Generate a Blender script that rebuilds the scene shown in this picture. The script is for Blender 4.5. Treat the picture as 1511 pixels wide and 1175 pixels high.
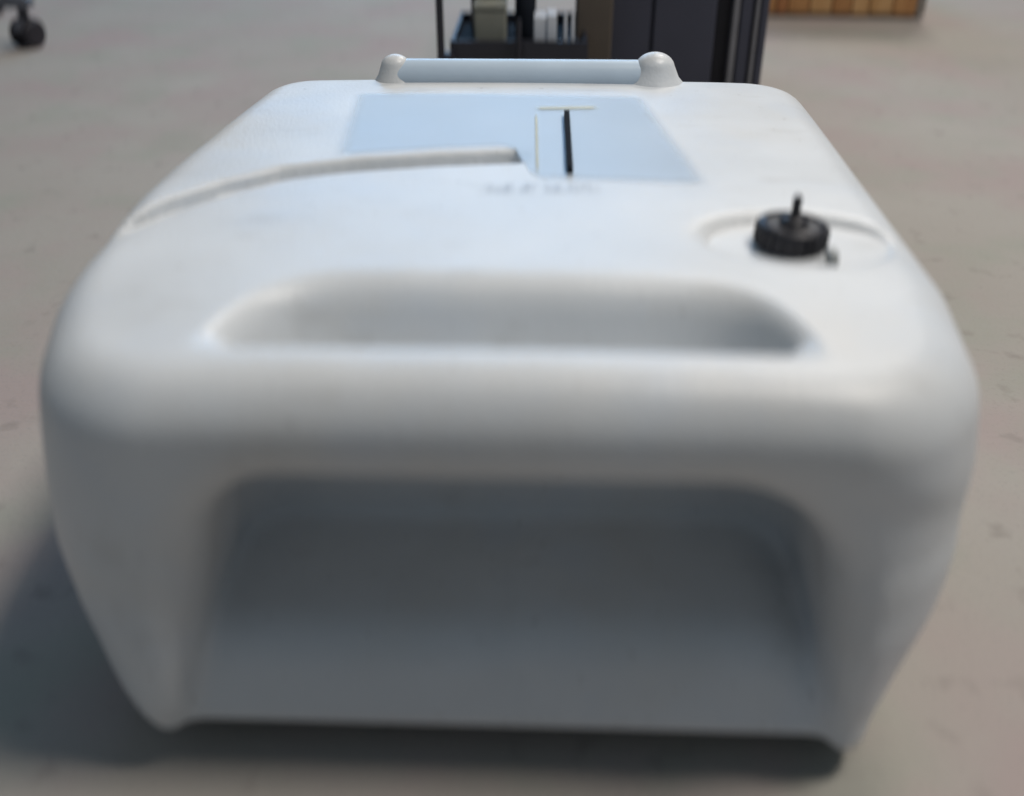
import bpy, bmesh, math, random
import numpy as np
from mathutils import Vector, Matrix
random.seed(7)
R = math.radians
SC = bpy.context.scene
for o in list(bpy.data.objects): bpy.data.objects.remove(o)
COL = SC.collection

# ------------------------------------------------------------------ camera
CAM_LOC = Vector((0.0125, -0.350, 0.420)); PITCH = 32.0; YAW = 1.9; FPX = 1500.0
cd = bpy.data.cameras.new('Camera'); cam = bpy.data.objects.new('Camera', cd); COL.objects.link(cam)
cam.location = CAM_LOC; cam.rotation_euler = (R(90 - PITCH), 0, R(YAW))
cd.sensor_width = 36; cd.lens = FPX / 1511 * 36; cd.clip_start = 0.01; cd.clip_end = 200
cd.dof.use_dof = True; cd.dof.focus_distance = 0.80; cd.dof.aperture_fstop = 1.9; cd.dof.aperture_ratio = 2.0
SC.camera = cam

# ------------------------------------------------------------------ light
w = bpy.data.worlds.new('World'); SC.world = w; w.use_nodes = True
bg = w.node_tree.nodes['Background']; bg.inputs[0].default_value = (0.64, 0.82, 1.0, 1); bg.inputs[1].default_value = 0.15
def area(name, loc, target, sx, sy, power, col):
    l = bpy.data.lights.new(name, 'AREA'); l.shape = 'RECTANGLE'; l.size = sx; l.size_y = sy; l.energy = power; l.color = col
    o = bpy.data.objects.new(name, l); COL.objects.link(o); o.location = loc
    o.rotation_euler = (Vector(target) - Vector(loc)).to_track_quat('-Z', 'Y').to_euler(); return o
area('ceiling_lamp', (1.25, 3.5, 3.3), (0, 0.1, 0.1), 0.9, 0.8, 58, (1.0, 0.94, 0.87))
area('ceiling_lamp_overhead', (1.20, 0.24, 3.0), (0.1, 0.2, 0), 0.5, 0.7, 58, (1.0, 0.94, 0.87))
area('window_light', (-0.3, 3.6, 1.65), (0, 0.2, 0.2), 1.8, 1.3, 27, (0.34, 0.62, 1.0))
SC.view_settings.view_transform = 'Standard'; SC.view_settings.look = 'None'
SC.view_settings.exposure = 0.12; SC.view_settings.gamma = 1; SC.view_settings.use_curve_mapping = False

# ------------------------------------------------------------------ pixel -> place (photo 1511 x 1175)
CAM_M = Matrix.Translation(CAM_LOC) @ cam.rotation_euler.to_matrix().to_4x4()
def at(px, py, z=0.0):
    """the point at height z that the photo shows at pixel px, py"""
    d = (CAM_M.to_3x3() @ Vector(((px - 755.5) / FPX, -(py - 587.5) / FPX, -1)))
    t = (z - CAM_LOC.z) / d.z
    return CAM_LOC + d * t
def aty(px, py, y):
    d = (CAM_M.to_3x3() @ Vector(((px - 755.5) / FPX, -(py - 587.5) / FPX, -1)))
    return CAM_LOC + d * ((y - CAM_LOC.y) / d.y)

# ------------------------------------------------------------------ materials
def lin(r, g, b): return tuple(((c / 255) / 12.92 if c / 255 <= 0.04045 else ((c / 255 + 0.055) / 1.055) ** 2.4) for c in (r, g, b)) + (1,)
def mat(name, col, rough=0.5, spec=0.5, var=0.08, scale=30, bump=0.0, bscale=200, metal=0.0, col2=None, rvar=0.0):
    m = bpy.data.materials.new(name); m.use_nodes = True; nt = m.node_tree; N = nt.nodes; L = nt.links
    b = N['Principled BSDF']; b.inputs['Roughness'].default_value = rough; b.inputs['Specular IOR Level'].default_value = spec
    b.inputs['Metallic'].default_value = metal
    tc = N.new('ShaderNodeTexCoord'); nz = N.new('ShaderNodeTexNoise'); nz.inputs['Scale'].default_value = scale; nz.inputs['Detail'].default_value = 5
    L.new(tc.outputs['Object'], nz.inputs['Vector'])
    rp = N.new('ShaderNodeValToRGB'); rp.color_ramp.elements[0].position = 0.3; rp.color_ramp.elements[1].position = 0.7
    c = col[:3]; c2 = col2[:3] if col2 else tuple(min(1, x * (1 + var)) for x in c); c1 = c if col2 else tuple(x * (1 - var) for x in c)
    rp.color_ramp.elements[0].color = (*c1, 1); rp.color_ramp.elements[1].color = (*c2, 1)
    L.new(nz.outputs['Fac'], rp.inputs['Fac']); L.new(rp.outputs['Color'], b.inputs['Base Color'])
    if rvar:
        mr = N.new('ShaderNodeMapRange'); mr.inputs['To Min'].default_value = rough - rvar; mr.inputs['To Max'].default_value = rough + rvar
        L.new(nz.outputs['Fac'], mr.inputs['Value']); L.new(mr.outputs['Result'], b.inputs['Roughness'])
    if bump:
        n2 = N.new('ShaderNodeTexNoise'); n2.inputs['Scale'].default_value = bscale; n2.inputs['Detail'].default_value = 3
        L.new(tc.outputs['Object'], n2.inputs['Vector'])
        bp = N.new('ShaderNodeBump'); bp.inputs['Strength'].default_value = bump; bp.inputs['Distance'].default_value = 0.002
        L.new(n2.outputs['Fac'], bp.inputs['Height']); L.new(bp.outputs['Normal'], b.inputs['Normal'])
    return m
def floor_mat():
    m = mat('concrete', (0.35, 0.318, 0.285), 0.75, 0.15, bump=0.2, bscale=90, scale=3.0, col2=(0.385, 0.36, 0.325))
    nt = m.node_tree; N = nt.nodes; L = nt.links; b = N['Principled BSDF']
    src = b.inputs['Base Color'].links[0].from_socket; tc = [n for n in N if n.type == 'TEX_COORD'][0]
    def layer(src, scale, lo, hi, col, amt, det=4):
        nz = N.new('ShaderNodeTexNoise'); nz.inputs['Scale'].default_value = scale; nz.inputs['Detail'].default_value = det
        L.new(tc.outputs['Object'], nz.inputs['Vector'])
        mr = N.new('ShaderNodeMapRange'); mr.inputs['From Min'].default_value = lo; mr.inputs['From Max'].default_value = hi; mr.inputs['To Max'].default_value = amt
        L.new(nz.outputs['Fac'], mr.inputs['Value'])
        mx = N.new('ShaderNodeMix'); mx.data_type = 'RGBA'; L.new(mr.outputs['Result'], mx.inputs['Factor'])
        L.new(src, mx.inputs[6]); mx.inputs[7].default_value = (*col, 1); return mx.outputs[2]
    s = layer(src, 5.5, 0.45, 0.65, (0.37, 0.30, 0.285), 0.8)      # pinkish worn patches
    s = layer(s, 9.0, 0.50, 0.68, (0.32, 0.325, 0.275), 0.6)           # greenish grey patches
    s = layer(s, 38.0, 0.60, 0.75, (0.22, 0.195, 0.175), 0.5)        # small dirty blotches
    s = layer(s, 320.0, 0.55, 0.8, (0.24, 0.23, 0.215), 0.35, 2)     # grit
    L.new(s, b.inputs['Base Color']); return m
M = {}
M['floor'] = floor_mat()
M['tank'] = mat('white_polyethylene', (0.67, 0.69, 0.705), 0.40, 0.5, var=0.05, scale=14, bump=0.16, bscale=380, rvar=0.05)
def soil(m, layers):
    N = m.node_tree.nodes; L = m.node_tree.links; b = N['Principled BSDF']; src = b.inputs['Base Color'].links[0].from_socket; tc = [n for n in N if n.type == 'TEX_COORD'][0]
    for scl, stretch, lo, hi, col, amt in layers:
        mp = N.new('ShaderNodeMapping'); mp.inputs['Scale'].default_value = stretch; L.new(tc.outputs['Object'], mp.inputs['Vector'])
        nz = N.new('ShaderNodeTexNoise'); nz.inputs['Scale'].default_value = scl; nz.inputs['Detail'].default_value = 6; L.new(mp.outputs['Vector'], nz.inputs['Vector'])
        mr = N.new('ShaderNodeMapRange'); mr.inputs['From Min'].default_value = lo; mr.inputs['From Max'].default_value = hi; mr.inputs['To Max'].default_value = amt; L.new(nz.outputs['Fac'], mr.inputs['Value'])
        mx = N.new('ShaderNodeMix'); mx.data_type = 'RGBA'; L.new(mr.outputs['Result'], mx.inputs['Factor']); L.new(src, mx.inputs[6]); mx.inputs[7].default_value = (*col, 1); src = mx.outputs[2]
    L.new(src, b.inputs['Base Color'])
soil(M['tank'], [(7, (1, 1, 1.6), 0.48, 0.72, (0.60, 0.57, 0.52), 0.55), (11, (1, 1, 1), 0.52, 0.70, (0.58, 0.64, 0.72), 0.45),
                 (26, (1, 2.5, 1), 0.60, 0.78, (0.40, 0.38, 0.35), 0.30), (150, (1, 1, 1), 0.66, 0.76, (0.25, 0.23, 0.21), 0.35)])
M['sheen'] = mat('painted_blue_sheen', (0.56, 0.66, 0.77), 0.36, 0.5, var=0.03, scale=14, bump=0.04, bscale=300, rvar=0.04)  # window reflection on the tank top, painted in as pale blue
M['bar'] = mat('pale_blue_plastic', (0.52, 0.62, 0.72), 0.35, 0.5, var=0.04, scale=30, bump=0.05)
M['cap'] = mat('black_rubbery_plastic', (0.020, 0.019, 0.024), 0.45, 0.4, var=0.2, scale=60, bump=0.1)
M['strip'] = mat('black_strip', (0.006, 0.006, 0.008), 0.8, 0.1, var=0.1)
M['yellow'] = mat('faded_yellow_ink', (0.66, 0.61, 0.40), 0.5, 0.3, var=0.10, scale=60)
M['tab'] = mat('grey_tab', (0.30, 0.31, 0.30), 0.5, 0.4)
M['blackbox'] = mat('charcoal_panel', (0.050, 0.053, 0.076), 0.6, 0.4, var=0.15, scale=8, bump=0.08)
M['blackdeep'] = mat('black_recess', (0.008, 0.008, 0.012), 0.6, 0.3, var=0.1)
M['trim'] = mat('grey_trim', (0.17, 0.17, 0.185), 0.4, 0.5, var=0.1)
M['metal'] = mat('black_painted_metal', (0.018, 0.018, 0.026), 0.4, 0.5, var=0.2, scale=25)
M['tray'] = mat('blue_black_tray', (0.016, 0.019, 0.026), 0.75, 0.1, var=0.2, scale=20)
M['olive'] = mat('olive_grey_card', (0.24, 0.24, 0.20), 0.7, 0.3, var=0.1, scale=25)
M['card'] = mat('white_card', (0.66, 0.68, 0.72), 0.6, 0.3, var=0.05)
M['brown'] = mat('brown_card', (0.10, 0.082, 0.066), 0.75, 0.3, var=0.15, scale=20)
M['chair'] = mat('grey_nylon', (0.085, 0.088, 0.105), 0.45, 0.5, var=0.12)
M['wheel'] = mat('caster_tread', (0.022, 0.02, 0.026), 0.5, 0.4, var=0.2)
def wood(name, c1, c2):
    m = mat(name, c1, 0.6, 0.3, scale=6, col2=c2, bump=0.1, bscale=60); nt = m.node_tree
    mp = nt.nodes.new('ShaderNodeMapping'); mp.inputs['Scale'].default_value = (9, 9, 1.2)
    tc = [n for n in nt.nodes if n.type == 'TEX_COORD'][0]; nz = [n for n in nt.nodes if n.type == 'TEX_NOISE'][0]
    nt.links.new(tc.outputs['Object'], mp.inputs['Vector']); nt.links.new(mp.outputs['Vector'], nz.inputs['Vector']); return m
M['wood'] = [wood('orange_wood', (0.36, 0.17, 0.065), (0.47, 0.25, 0.10)), wood('honey_wood', (0.45, 0.25, 0.10), (0.56, 0.34, 0.16)),
             wood('red_wood', (0.30, 0.12, 0.045), (0.38, 0.17, 0.07))]
M['woodside'] = wood('shaded_wood', (0.20, 0.18, 0.16), (0.26, 0.23, 0.20))  # shade on the crate's side put into the colour as grey

# ------------------------------------------------------------------ helpers
def link(name, me, m, parent=None, smooth=False):
    if m: me.materials.append(m)
    if smooth: me.polygons.foreach_set('use_smooth', [True] * len(me.polygons))
    o = bpy.data.objects.new(name, me); COL.objects.link(o)
    if parent: o.parent = parent
    return o
def obj(name, bm, m, parent=None, smooth=False, bevel=0.0, seg=2):
    if bevel: bmesh.ops.bevel(bm, geom=[e for e in bm.edges if e.calc_face_angle(0) > 0.6], offset=bevel, segments=seg, profile=0.5, affect='EDGES', clamp_overlap=True)
    me = bpy.data.meshes.new(name); bmesh.ops.recalc_face_normals(bm, faces=bm.faces); bm.to_mesh(me); bm.free()
    o = link(name, me, m, parent, smooth)
    if smooth and hasattr(me, 'set_sharp_from_angle'): me.set_sharp_from_angle(angle=R(50))
    return o
def box(x0, x1, y0, y1, z0, z1, bm=None):
    bm = bm or bmesh.new()
    bmesh.ops.create_cube(bm, size=1, matrix=Matrix.Translation(((x0 + x1) / 2, (y0 + y1) / 2, (z0 + z1) / 2)) @ Matrix.Diagonal((x1 - x0, y1 - y0, z1 - z0, 1)))
    return bm
def cyl(p, q, r0, r1=None, n=32, bm=None):
    bm = bm or bmesh.new(); p = Vector(p); q = Vector(q); d = q - p
    bmesh.ops.create_cone(bm, cap_ends=True, segments=n, radius1=r0, radius2=r0 if r1 is None else r1, depth=d.length,
                          matrix=Matrix.Translation((p + q) / 2) @ d.to_track_quat('Z', 'Y').to_matrix().to_4x4())
    return bm
def lathe(prof, n=40, mtx=None):
    bm = bmesh.new(); rings = []
    for r, z in prof:
        rings.append([bm.verts.new((r * math.cos(2 * math.pi * k / n), r * math.sin(2 * math.pi * k / n), z)) for k in range(n)])
    for a, b in zip(rings, rings[1:]):
        for k in range(n): bm.faces.new((a[k], a[(k + 1) % n], b[(k + 1) % n], b[k]))
    bm.faces.new(rings[0][::-1]); bm.faces.new(rings[-1])
    if mtx: bm.transform(mtx)
    return bm
def thing(name, label, cat, loc=(0, 0, 0), rotz=0, group=None):
    o = bpy.data.objects.new(name, None); COL.objects.link(o); o.empty_display_size = 0.05
    o.location = loc; o.rotation_euler = (0, 0, rotz); o['label'] = label; o['category'] = cat
    if group: o['group'] = group
    return o
def tag(o, label, cat): o['label'] = label; o['category'] = cat; return o

# ------------------------------------------------------------------ floor
bm = bmesh.new(); bmesh.ops.create_grid(bm, x_segments=1, y_segments=1, size=40)
fl = obj('floor', bm, M['floor']); fl['kind'] = 'structure'

# ------------------------------------------------------------------ the moulded tank (distance field -> surface nets)
def smax(a, b, k):
    h = np.maximum(k - np.abs(a - b), 0) / k; return np.maximum(a, b) + h * h * k * 0.25
def smin(a, b, k): return -smax(-a, -b, k)
def rnd_and(a, b, r):
    qa = a + r; qb = b + r
    return np.minimum(np.maximum(qa, qb), 0) + np.sqrt(np.maximum(qa, 0) ** 2 + np.maximum(qb, 0) ** 2) - r
def box2(px, py, hx, hy, r):
    qx = np.abs(px) - hx + r; qy = np.abs(py) - hy + r
    return np.minimum(np.maximum(qx, qy), 0) + np.sqrt(np.maximum(qx, 0) ** 2 + np.maximum(qy, 0) ** 2) - r
def curve_dist(X, Y, pts):
    d = np.full(X.shape, 9.0, np.float32); tt = np.zeros(X.shape, np.float32)
    for k, ((ax, ay), (bx, by)) in enumerate(zip(pts, pts[1:])):
        ux, uy = bx - ax, by - ay; h = np.clip(((X - ax) * ux + (Y - ay) * uy) / (ux * ux + uy * uy), 0, 1)
        e = np.hypot(X - ax - h * ux, Y - ay - h * uy); tt = np.where(e < d, (k + h) / (len(pts) - 1), tt); d = np.minimum(d, e)
    return d, tt
TOP = 0.212
def top_z(x, y):   # gently crowned top
    return TOP + 0.003 * (1 - (x / 0.2) ** 2) - 0.0025 * np.clip((y - 0.33) / 0.13, 0, 1) ** 2
GROOVE = [tuple(at(px, py, TOP)[:2]) for px, py in ((120, 352), (190, 326), (260, 299), (340, 275), (420, 258), (520, 248), (640, 241), (755, 237))]
CAPC = at(1166, 352, TOP)
def field(X, Y, Z):
    L2 = 0.2220
    t = Z / TOP
    hw = np.interp(Z, [0, .03, .06, .085, .100, .115, .14, .17, .20, .23], [.186, .196, .206, .2145, .2175, .2188, .217, .213, .2075, .202]).astype(np.float32)
    hy = np.interp(Z, [0, .03, .06, .10, .13, .23], [.262, .258, .252, .2455, .243, .240]).astype(np.float32)
    yb_ = np.arange(-0.05, 0.50, 0.002); yl = np.interp(yb_, [.0, .03, .055, .077, .112, .15, .20, .26, .32, .39, .43], [-.001, .0005, .007, .0125, .016, .018, .0205, .0175, .0115, .004, 0])
    yl = np.convolve(np.pad(yl, 10, 'edge'), np.hanning(21) / np.hanning(21).sum(), 'valid')
    hw = hw + np.where(X < 0, np.interp(Y, yb_, yl) + np.interp(Z, [0.02, .05, .09], [.003, .003, 0]), np.interp(Y, [.0, .05, .10], [-.011, -.006, 0])).astype(np.float32)
    pr = np.where(Y < L2, np.where(X > 0, np.interp(Z, [0, .03, .13], [.046, .050, .060]), 0.060), 0.040)
    zc = 0.181 - 0.034 * np.clip((X - 0.10) / 0.10, 0, 1) ** 1.5
    hw = hw - (0.0015 + np.interp(Z, [.03, .09], [.003, 0])) * (X > 0)
    dp = box2(X, Y - L2, hw, hy, pr)
    fx = np.clip((X - 0.08) / 0.07, 0, 1); dp = dp - 0.0030 * fx * fx * (3 - 2 * fx) / (1 + np.exp(-(Z - zc) / 0.0045))
    front = np.clip(1 - Y / 0.09, 0, 1)
    d = rnd_and(dp, Z - top_z(X, Y), 0.021 + 0.006 * front)
    d = rnd_and(d, -Z, 0.028 - 0.013 * np.tanh(X / 0.05))
    # tunnel below the floor of the body, between the two runners
    und = np.maximum(np.abs(X + .004) - 0.152, Z - 0.021); d = smax(d, -und, 0.010)
    # front recess with flaring sides
    rw = np.where(X > 0, 0.152 - 0.13 * Z, 0.164 - 0.22 * Z)
    rz = 0.114 - 0.35 * np.clip(Y, 0, 0.1)
    rec = box2(X - 0.003, Z - 0.05, rw, rz, 0.045)
    rec = np.where(X < 0, box2(X - 0.003, Z - 0.05, rw, rz, 0.026), rec)
    rec = smax(rec, Y - 0.088, 0.03)
    d = smax(d, -rec, 0.026)
    # bulging lower wall inside the recess
    n = np.array((0.0, -0.90, 0.44)); 
    slope = (Y + 0.021) * n[1] + (Z - 0.025) * n[2]
    arch = np.where(X > 0, box2(X + 0.01, Z - 0.0, 0.183, 0.070, 0.069), box2(X + 0.01, Z - 0.0, 0.190, 0.068, 0.02))
    bul = smax(smax(slope, arch, 0.018), np.abs(Y - 0.12) - 0.148, 0.02)
    bul = smax(bul, 0.022 - Z, 0.008)
    bul = smax(bul, np.abs(X - .001) - 0.172, .01)
    d = smin(d, bul, 0.011)
    # hand slot in the top: straight near side, far side sloping back and curving in at the ends
    u = X + 0.002
    far = 0.078 - 0.030 * (np.abs(u) / 0.122) ** 8
    hand = np.maximum(0.026 + 0.10 * (TOP - Z) - Y, (Y - far) * 0.93 + (TOP - Z) * 0.32)
    hand = smax(hand, np.abs(u) - 0.123, 0.016)
    hand = smax(hand, TOP - 0.048 - Z, 0.016)
    d = smax(d, -hand, 0.016)
    # curved groove, deeper towards its right end
    g, tt = curve_dist(X, Y, GROOVE)
    gr = np.maximum(g - 0.010, top_z(X, Y) - 0.010 - Z)
    d = smax(d, -gr, 0.005)
    # shallow dish round the filler cap
    e = np.sqrt(((X - CAPC.x - .004) / 0.046) ** 2 + ((Y - CAPC.y) / 0.030) ** 2)
    dish = np.maximum((e - 1) * 0.030, TOP - 0.0038 - Z)
    d = smax(d, -dish, 0.009)
    # no hollow under the painted blue sheen
    return d
def surface_net(f, lo, hi, h):
    n = [int(round((b - a) / h)) + 1 for a, b in zip(lo, hi)]
    ax = [np.linspace(a, a + h * (k - 1), k, dtype=np.float32) for a, k in zip(lo, n)]
    X, Y, Z = np.meshgrid(*ax, indexing='ij'); V = f(X, Y, Z).astype(np.float32)
    S = V < 0
    cells = tuple(k - 1 for k in n)
    acc = np.zeros(cells + (3,), np.float32); cnt = np.zeros(cells, np.float32)
    cor = [(i, j, k) for i in (0, 1) for j in (0, 1) for k in (0, 1)]
    sl = lambda A, c: A[c[0]:c[0] + cells[0], c[1]:c[1] + cells[1], c[2]:c[2] + cells[2]]
    for a in cor:
        for axis in range(3):
            if a[axis]: continue
            b = list(a); b[axis] = 1; va = sl(V, a); vb = sl(V, b); cr = (va < 0) != (vb < 0)
            t = np.where(cr, va / np.where(cr, va - vb, 1), 0)
            for q in range(3):
                acc[..., q] += np.where(cr, a[q] + (t if q == axis else 0), 0)
            cnt += cr
    act = cnt > 0; idx = np.full(cells, -1, np.int64); idx[act] = np.arange(act.sum())
    base = np.stack(np.nonzero(act), -1).astype(np.float32)
    P = np.array(lo, np.float32) + h * (base + acc[act] / cnt[act][:, None])
    quads = []
    for axis in range(3):
        o1, o2 = [q for q in range(3) if q != axis]
        s0 = [slice(None)] * 3; s1 = [slice(None)] * 3; s0[axis] = slice(0, -1); s1[axis] = slice(1, None)
        ch = S[tuple(s0)] != S[tuple(s1)]; e = np.stack(np.nonzero(ch), -1)
        ok = (e[:, o1] > 0) & (e[:, o2] > 0) & (e[:, o1] < n[o1] - 1) & (e[:, o2] < n[o2] - 1); e = e[ok]
        ins = S[tuple(e.T)]
        def c(d1, d2):
            g = e.copy(); g[:, o1] += d1; g[:, o2] += d2; return idx[tuple(g.T)]
        q = np.stack([c(-1, -1), c(0, -1), c(0, 0), c(-1, 0)], -1)
        flip = ins ^ (axis == 1)
        q = np.where(flip[:, None], q, q[:, ::-1]); quads.append(q)
    return P, np.concatenate(quads)
P, Q = surface_net(field, (-0.250, -0.036, -0.008), (0.232, 0.476, 0.232), 0.0027)
me = bpy.data.meshes.new('shell')
me.vertices.add(len(P)); me.vertices.foreach_set('co', P.ravel())
me.loops.add(Q.size); me.loops.foreach_set('vertex_index', Q.ravel().astype(np.int32))
me.polygons.add(len(Q)); me.polygons.foreach_set('loop_start', np.arange(0, Q.size, 4, dtype=np.int32)); me.polygons.foreach_set('loop_total', np.full(len(Q), 4, np.int32))
me.update(calc_edges=True); me.validate()

tank = thing('plastic_tank', 'white moulded plastic tank with hand slot and black filler cap on concrete floor', 'tank')
shell = link('shell', me, M['tank'], tank, True)

def tz(x, y): return float(top_z(np.float64(x), np.float64(y)))
def fading(m, amount):
    N = m.node_tree.nodes; L = m.node_tree.links; b = N['Principled BSDF']; src = b.inputs['Alpha'].links[0].from_socket if b.inputs['Alpha'].links else None
    pr = None
    for nm in ('fade_u', 'fade_v'):
        at_ = N.new('ShaderNodeAttribute'); at_.attribute_name = nm; mr = N.new('ShaderNodeMapRange'); mr.interpolation_type = 'SMOOTHSTEP'
        L.new(at_.outputs['Fac'], mr.inputs['Value'])
        if pr is None: pr = mr.outputs['Result']; continue
        mu = N.new('ShaderNodeMath'); mu.operation = 'MULTIPLY'; L.new(pr, mu.inputs[0]); L.new(mr.outputs['Result'], mu.inputs[1]); pr = mu.outputs[0]
    mu = N.new('ShaderNodeMath'); mu.operation = 'MULTIPLY'; L.new(pr, mu.inputs[0]); mu.inputs[1].default_value = amount
    if src: L.new(src, mu.inputs[1])
    L.new(mu.outputs[0], b.inputs['Alpha'])
def sheet(pts, thick, m, name, parent, sub=8, bevel=0.0, fu=1.0, fv=1.0, near=None):
    """thin plate with its four top corners given as (x, y), laid on the crowned top"""
    bm = bmesh.new(); g = []; fl_ = bm.verts.layers.float.new('fade_u'); fl2_ = bm.verts.layers.float.new('fade_v')
    a, b, c, d = [Vector(p) for p in pts]
    for lvl in (1, 0):
        rows = []
        for j in range(sub + 1):
            p = a.lerp(d, j / sub); q = b.lerp(c, j / sub); row = []
            for i in range(sub + 1):
                r = p.lerp(q, i / sub) if near is None else near(i / sub).lerp(d.lerp(c, i / sub), j / sub)
                vv = bm.verts.new((r.x, r.y, tz(r.x, r.y) + (thick if lvl else -0.002))); vv[fl_] = min(i, sub - i) / sub * fu; vv[fl2_] = min(j, sub - j) / sub * fv; row.append(vv)
            rows.append(row)
        g.append(rows)
    T, B = g
    for j in range(sub):
        for i in range(sub):
            bm.faces.new((T[j][i], T[j][i + 1], T[j + 1][i + 1], T[j + 1][i])); bm.faces.new((B[j][i], B[j + 1][i], B[j + 1][i + 1], B[j][i + 1]))
    for k in range(sub):
        bm.faces.new((T[0][k], B[0][k], B[0][k + 1], T[0][k + 1])); bm.faces.new((T[sub][k], T[sub][k + 1], B[sub][k + 1], B[sub][k]))
        bm.faces.new((T[k][0], T[k + 1][0], B[k + 1][0], B[k][0])); bm.faces.new((T[k][sub], B[k][sub], B[k + 1][sub], T[k + 1][sub]))
    return obj(name, bm, m, parent, True, bevel)
def topxy(px, py, z=TOP + 0.003): return at(px, py, z)[:2]
fading(M['sheen'], 0.62); fading(M['yellow'], 0.65)
# blue window reflection painted as a thin pale sheet behind the groove
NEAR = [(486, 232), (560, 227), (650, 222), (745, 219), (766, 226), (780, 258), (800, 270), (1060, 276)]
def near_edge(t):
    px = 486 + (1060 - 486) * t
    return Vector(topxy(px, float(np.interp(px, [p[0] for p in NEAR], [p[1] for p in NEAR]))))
blue_sheen = sheet([topxy(470, 262), topxy(1062, 276), topxy(952, 138), topxy(520, 132)], 0.0005, M['sheen'], 'sheen_panel', tank, sub=56, fu=16, fv=12, near=near_edge)
blue_sheen['label'] = 'pale blue sheet with painted window sheen'
# thin black strip and the faded yellow outline beside it
def ribbon(p0, p1, wid, thick, m, name, parent):
    p0 = Vector(p0); p1 = Vector(p1); d = (p1 - p0).normalized(); n = Vector((-d.y, d.x)) * wid / 2
    return sheet([p0 - n, p1 - n, p1 + n, p0 + n], thick, m, name, parent, sub=16, fu=6, fv=2)
ribbon(topxy(841, 258), topxy(836, 172), 0.0036, 0.0045, M['strip'], 'black_strip', blue_sheen)
ribbon(topxy(793, 262), topxy(791, 166), 0.0032, 0.0012, M['yellow'], 'yellow_line', blue_sheen)
ribbon(topxy(786, 162), topxy(886, 160), 0.0130, 0.0011, M['yellow'], 'yellow_line', blue_sheen)
# rear grip bar between two lugs
y_r = 0.446
pl = aty(584, 104, y_r); pr_ = aty(966, 104, y_r)
hb = cyl((pl.x, y_r, 0.2145), (pr_.x, y_r, 0.2150), 0.0130, n=40)
grip = obj('grip_bar', hb, M['bar'], tank, True); grip['label'] = 'pale blue grip bar along the rear edge'
for q, rr in ((pl, 0.0110), (pr_, 0.0150)):
    prof = [(rr * 2.4, -0.020), (rr * 1.8, -0.010), (rr * 1.25, -0.001)] + [(rr * math.cos(a), 0.006 + rr * 0.75 * math.sin(a)) for a in [i * math.pi / 20 for i in range(1, 10)]] + [(0.0006, 0.006 + rr * .752)]
    obj('lug', lathe(prof, mtx=Matrix.Translation((q.x, y_r, 0.2165))), M['tank'], tank, True)
# filler cap
cx, cy = CAPC.x, CAPC.y; z0 = TOP - 0.004
tilt = Matrix.Translation((cx, cy, z0)) @ Matrix.Rotation(R(2), 4, 'Y')
bm = lathe([(0.0150, -0.003), (0.0172, 0.0), (0.0180, 0.0015), (0.0180, 0.0110), (0.0172, 0.0125), (0.0145, 0.0132), (0.0135, 0.0118), (0.0080, 0.0118), (0.0070, 0.0145), (0.0045, 0.0160), (0.0006, 0.0162)], 48, tilt)
cap = obj('filler_cap', bm, M['cap'], tank, True)
bm = bmesh.new()
for k in range(24):
    a = 2 * math.pi * k / 24
    box(-0.0007, 0.0007, -0.0008, 0.0008, 0.0015, 0.0110, b2 := bmesh.new()); b2.transform(tilt @ Matrix.Rotation(a, 4, 'Z') @ Matrix.Translation((0.0182, 0, 0)))
    mm = bpy.data.meshes.new('t'); b2.to_mesh(mm); b2.free(); bm.from_mesh(mm); bpy.data.meshes.remove(mm)
obj('grip_ribs', bm, M['cap'], cap)
obj('valve_stem', lathe([(0.0030, 0.012), (0.0024, 0.018), (0.0022, 0.0225), (0.0025, 0.0235), (0.0025, 0.0260), (0.0018, 0.0270), (0.0003, 0.0272)], 20, tilt), M['cap'], cap, True)
p = at(1228, 384, TOP)
obj('tether_tab', box(p.x - .0025, p.x + .0025, p.y - .004, p.y + .006, TOP - .003, TOP + .0045), M['tab'], tank, True, bevel=.0012)
# faded print
def print_mat():
    m = bpy.data.materials.new('faded_print'); m.use_nodes = True; N = m.node_tree.nodes; L = m.node_tree.links; b = N['Principled BSDF']
    b.inputs['Roughness'].default_value = 0.4; b.inputs['Base Color'].default_value = (0.33, 0.34, 0.37, 1)
    tc = N.new('ShaderNodeTexCoord'); mp = N.new('ShaderNodeMapping'); mp.inputs['Scale'].default_value = (170, 40, 1)
    nz = N.new('ShaderNodeTexNoise'); nz.inputs['Scale'].default_value = 1; nz.inputs['Detail'].default_value = 2
    L.new(tc.outputs['Object'], mp.inputs['Vector']); L.new(mp.outputs['Vector'], nz.inputs['Vector'])
    mr = N.new('ShaderNodeMapRange'); mr.inputs['From Min'].default_value = 0.30; mr.inputs['From Max'].default_value = 0.85; mr.inputs['To Max'].default_value = 0.40
    L.new(nz.outputs['Fac'], mr.inputs['Value']); L.new(mr.outputs['Result'], b.inputs['Alpha']); return m
M['print'] = print_mat(); fading(M['print'], 1)
sheet([topxy(700, 297, TOP), topxy(898, 297, TOP), topxy(892, 276, TOP), topxy(704, 276, TOP)], 0.0006, M['print'], 'faded_print', tank, sub=16, fu=6, fv=3)

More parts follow.
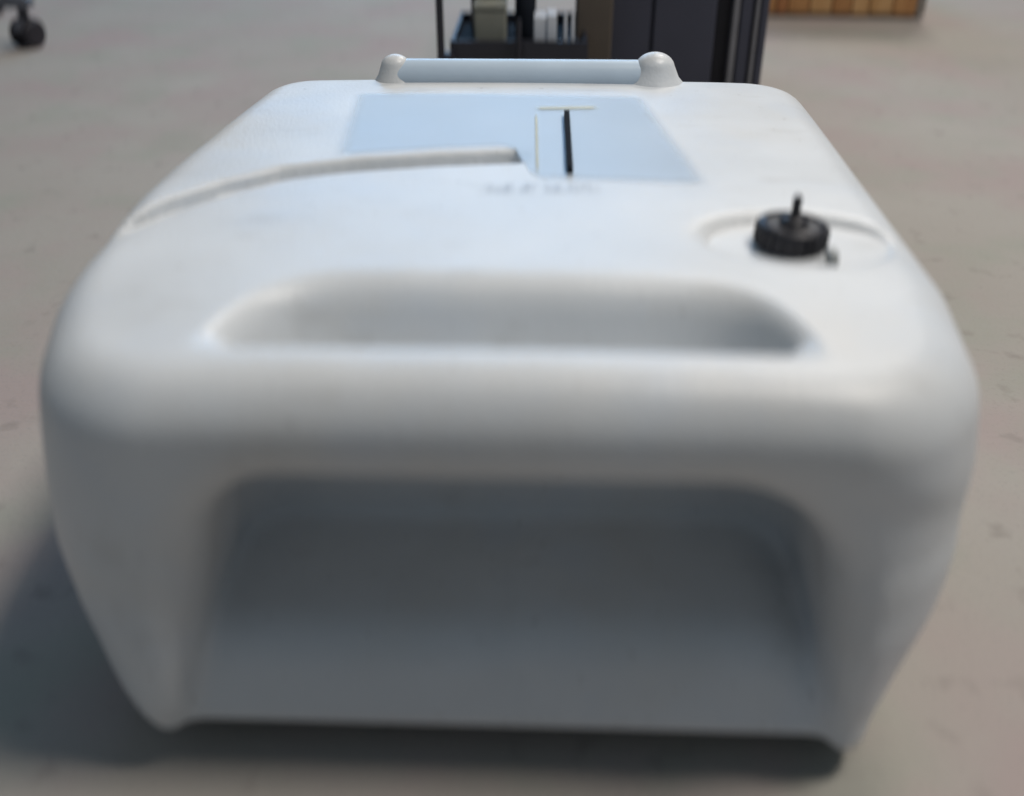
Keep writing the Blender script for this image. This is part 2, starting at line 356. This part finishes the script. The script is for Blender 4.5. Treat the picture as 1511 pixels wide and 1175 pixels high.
# ------------------------------------------------------------------ black cabinet behind the tank
yb = 1.12
xl = aty(868, 60, yb).x; xr = aty(1130, 60, yb).x
X = lambda px: aty(px, 60, yb).x
cab = thing('equipment_cabinet', 'tall charcoal black cabinet with two thin grey vertical strips behind the tank', 'cabinet', ((xl + xr) / 2, yb, 0))
ox = (xl + xr) / 2
obj('body', box(xl - ox, xr - ox, 0.0, 0.36, 0.012, 0.46), M['blackbox'], cab, bevel=0.004)
for a, b, dpt, m in ((900, 958, .006, 'blackbox'), (962, 1052, .009, 'blackbox'), (1088, 1104, .007, 'blackbox'), (1117, 1127, .006, 'blackbox')):
    obj('front_panel', box(X(a) - ox, X(b) - ox, -dpt, 0.002, 0.02, 0.45), M[m], cab, bevel=0.002)
obj('front_recess', box(X(1054) - ox, X(1074) - ox, -.001, 0.002, 0.02, 0.45), M['blackdeep'], cab)
for a, b in ((1076, 1085), (1108, 1114)):
    obj('trim_strip', box(X(a) - ox, X(b) - ox, -.010, 0.002, 0.016, 0.452), M['trim'], cab, bevel=.0015)
for sx in (-1, 1):
    for yy in (0.03, 0.33):
        obj('foot', cyl((sx * (xr - xl) * .42, yy, 0), (sx * (xr - xl) * .42, yy, 0.014), 0.014, n=20), M['cap'], cab)

# ------------------------------------------------------------------ black stand with a tray and what stands on it
ys = 0.98
XS = lambda px, py=60, y=ys: aty(px, py, y).x
ZS = lambda px, py, y=ys: aty(px, py, y).z
stand = thing('utility_stand', 'low black metal stand with a tray and a thin upright post left of cabinet', 'stand', (XS(760), ys, 0)); sx0 = XS(760)
zt = ZS(760, 62)
S = lambda px: XS(px) - sx0
obj('tray', box(S(664), S(868), 0.0, 0.17, zt - 0.055, zt - 0.010), M['tray'], stand, bevel=.003)
for a, b, y0, y1 in ((664, 868, -.004, .002), (664, 868, .168, .174)):
    obj('tray_rim', box(S(a), S(b), y0, y1, zt - 0.060, zt + 0.002), M['metal'], stand, bevel=.001)
for a in (664, 862):
    obj('tray_rim', box(S(a), S(a + 6), .003, .167, zt - 0.058, zt), M['metal'], stand, bevel=.001)
for a, b, y in ((646, 657, -.012), (670, 682, .14), (856, 866, .14), (762, 770, -.012)):
    top = 0.50 if a == 646 else zt - .012 if a != 762 else zt + .03
    obj('post', cyl(((S(a) + S(b)) / 2, y, 0.0), ((S(a) + S(b)) / 2, y, top), (S(b) - S(a)) / 2, n=18), M['metal'], stand, True)
obj('post_bracket', box(S(646), S(672), -.014, .0, zt - .03, zt - .012), M['metal'], stand, bevel=.001)
def sit(name, label, cat, m, a, b, h, y0, d, bevel=.002):
    o = thing(name, label, cat, (XS((a + b) / 2), ys + y0, zt - 0.0098)); w2 = (S(b) - S(a)) / 2
    return o, w2
o, w2 = sit('motor_housing', 'dark upright motor housing standing on the left of the tray', 'motor', 0, 688, 742, 0, .09, 0)
obj('casing', box(-w2, w2, 0, .06, 0, 0.20), M['metal'], o, bevel=.006)
obj('side_rib', box(-w2 * .1, w2 * .25, -.004, .002, .03, .19), M['blackdeep'], o, bevel=.001)
obj('side_rib', box(-w2 * .8, -w2 * .5, -.004, .002, .03, .19), M['tray'], o, bevel=.001)
o, w2 = sit('card_box', 'small olive grey box at the front left of the tray', 'box', 0, 697, 745, 0, .03, 0)
obj('carton', box(-w2, w2, 0, .045, 0, 0.042), M['olive'], o, bevel=.003); obj('lid', box(-w2 * 1.02, w2 * 1.02, -.001, .046, .0425, .048), M['olive'], o, bevel=.001)
o, w2 = sit('dark_canister', 'black canister with a wider cap standing at the middle of the tray', 'canister', 0, 749, 798, 0, .075, 0)
obj('body', lathe([(w2 * .6, 0), (w2 * .66, .004), (w2 * .66, .062), (w2 * .5, .070), (w2 * .5, .074)], 28), M['tray'], o, True)
obj('cap', lathe([(w2 * .9, .0745), (w2, .078), (w2, .135), (w2 * .9, .14)], 28), M['metal'], o, True)
o, w2 = sit('white_carton', 'small white carton with a seam in the tray beside the canister', 'carton', 0, 787, 821, 0, .022, 0)
obj('carton', box(-w2, w2 * .12, 0, .03, 0, .036), M['card'], o, bevel=.0015); obj('flap', box(w2 * .15, w2, -.002, .03, 0, .039), M['card'], o, bevel=.0015)
for k, (px, hh, lab) in enumerate(((834, .040, 'thin white rod standing in the tray beside the carton'), (845, .046, 'thin white rod standing in the tray nearest the cabinet'))):
    p = XS(px); t = tag(obj('white_rod', lathe([(.0022, 0), (.0026, .002), (.0020, hh * .9), (.0012, hh)], 14), M['card']), lab, 'rod'); t.location = (p, ys + .02, zt - .0098)
    t['group'] = 'white rods in the tray'
p = XS(874, 80, ys - .03)
t = tag(obj('white_cone', lathe([(.0125, 0), (.0125, .003), (.009, .006), (.0035, .075), (.002, .082), (.0005, .083)], 24), M['card'], None, True), 'slim white cone on the floor between tray and cabinet', 'cone'); t.location = (p, ys - .03, 0)
# narrow brown box in front of the cabinet's left edge
ya = 1.045
t = tag(obj('cardboard_box', box(-.024, .024, 0, .055, 0, .34), M['brown'], None, bevel=.003), 'narrow brown cardboard box standing upright against the left of the black cabinet', 'box'); t.location = (aty(877, 30, ya).x, ya, 0)

# ------------------------------------------------------------------ wooden crate
c0 = at(1134, 26); c1 = at(1352, 30)
crate = thing('wooden_crate', 'orange brown wooden crate of upright planks standing behind the cabinet', 'crate', c0, math.atan2(c1.y - c0.y, c1.x - c0.x))
Lc = (c1 - c0).length
ed = [-.06, 0.012, .034, .075, .118, .155, .188, .232, Lc - .004]
for k, (a, b) in enumerate(zip(ed, ed[1:])):
    obj('plank', box(a + .0012, b - .0012, -random.uniform(.0, .003), .016, .008 + random.uniform(0, .003), .30), M['wood'][(0, 2, 0, 1, 0, 1, 1, 0)[k]], crate, bevel=.0015)
obj('side_board', box(Lc - .003, Lc + .014, .004, .24, .006, .298), M['woodside'], crate, bevel=.002)
obj('back_board', box(-.06, Lc - .004, .23, .244, .006, .298), M['woodside'], crate)
obj('base_board', box(-.058, Lc - .004, .017, .229, 0, .012), M['woodside'], crate)
obj('side_board', box(-.076, -.061, .004, .24, .006, .298), M['woodside'], crate, bevel=.002)

# ------------------------------------------------------------------ office chair base, one caster in view
wc = at(46, 70)
hub = Vector((wc.x - 0.28, wc.y + 0.0, 0))
chair = thing('office_chair', 'grey office chair base with its caster at the far left', 'office chair', hub)
obj('hub', lathe([(.034, .075), (.036, .08), (.036, .125), (.028, .135), (.026, .137)], 28), M['chair'], chair, True)
obj('gas_column', cyl((0, 0, .136), (0, 0, .40), .024, .022, n=28), M['metal'], chair, True)
a0 = math.atan2(wc.y - hub.y, wc.x - hub.x); rl = (Vector((wc.x, wc.y)) - Vector((hub.x, hub.y))).length
def caster_meshes():
    f = bmesh.new()
    wl = []
    for s in (-1, 1):
        b = cyl((0, s * .0085, .024), (0, s * .021, .024), .024, n=32)
        bmesh.ops.bevel(b, geom=[e for e in b.edges if e.calc_face_angle(0) > 1.2], offset=.004, segments=3, affect='EDGES')
        mm = bpy.data.meshes.new('wheel'); bmesh.ops.recalc_face_normals(b, faces=b.faces); b.to_mesh(mm); b.free(); mm.materials.append(M['wheel']); wl.append(mm)
    f = bmesh.new(); n = 12; ring = []
    for s in (-.0075, .0075):
        ring.append([f.verts.new((math.cos(a) * .026, s, .024 + math.sin(a) * .027)) for a in [math.pi * (-.15 + 1.05 * k / n) for k in range(n + 1)]] + [f.verts.new((-.004, s, .018))])
    f.faces.new(ring[0]); f.faces.new(ring[1][::-1])
    k = len(ring[0])
    for i in range(k): f.faces.new((ring[0][i], ring[0][(i + 1) % k], ring[1][(i + 1) % k], ring[1][i]))
    bmesh.ops.recalc_face_normals(f, faces=f.faces)
    fm = bpy.data.meshes.new('fork'); f.to_mesh(fm); f.free(); fm.materials.append(M['chair'])
    st = cyl((0, 0, .046), (0, 0, .078), .0085, n=16); sm = bpy.data.meshes.new('stem'); st.to_mesh(sm); st.free(); sm.materials.append(M['metal'])
    return wl, fm, sm
WL, FM, SM = caster_meshes()
for k in range(5):
    a = a0 + 2 * math.pi * k / 5
    bm = bmesh.new(); rows = []
    for r, hw_, zb, zt_ in ((.02, .026, .082, .122), (.10, .022, .078, .112), (.20, .018, .070, .096), (rl + .012, .014, .066, .084), (rl + .020, .010, .068, .080)):
        rows.append([bm.verts.new((r, s * hw_, z)) for s, z in ((-1, zb), (1, zb), (.75, zt_), (-.75, zt_))])
    for p, q in zip(rows, rows[1:]):
        for i in range(4): bm.faces.new((p[i], p[(i + 1) % 4], q[(i + 1) % 4], q[i]))
    bm.faces.new(rows[0][::-1]); bm.faces.new(rows[-1])
    bm.transform(Matrix.Rotation(a, 4, 'Z'))
    leg = obj('leg', bm, M['chair'], chair, bevel=.003)
    cs = link('caster', SM.copy(), None, chair, True); cs.location = (rl * math.cos(a), rl * math.sin(a), 0); cs.rotation_euler.z = a * 0 + (R(70) if k == 0 else a * 1.7)
    for mm in WL:
        wo = bpy.data.objects.new('wheel', mm); COL.objects.link(wo); wo.parent = cs
    fo = bpy.data.objects.new('fork', FM); COL.objects.link(fo); fo.parent = cs
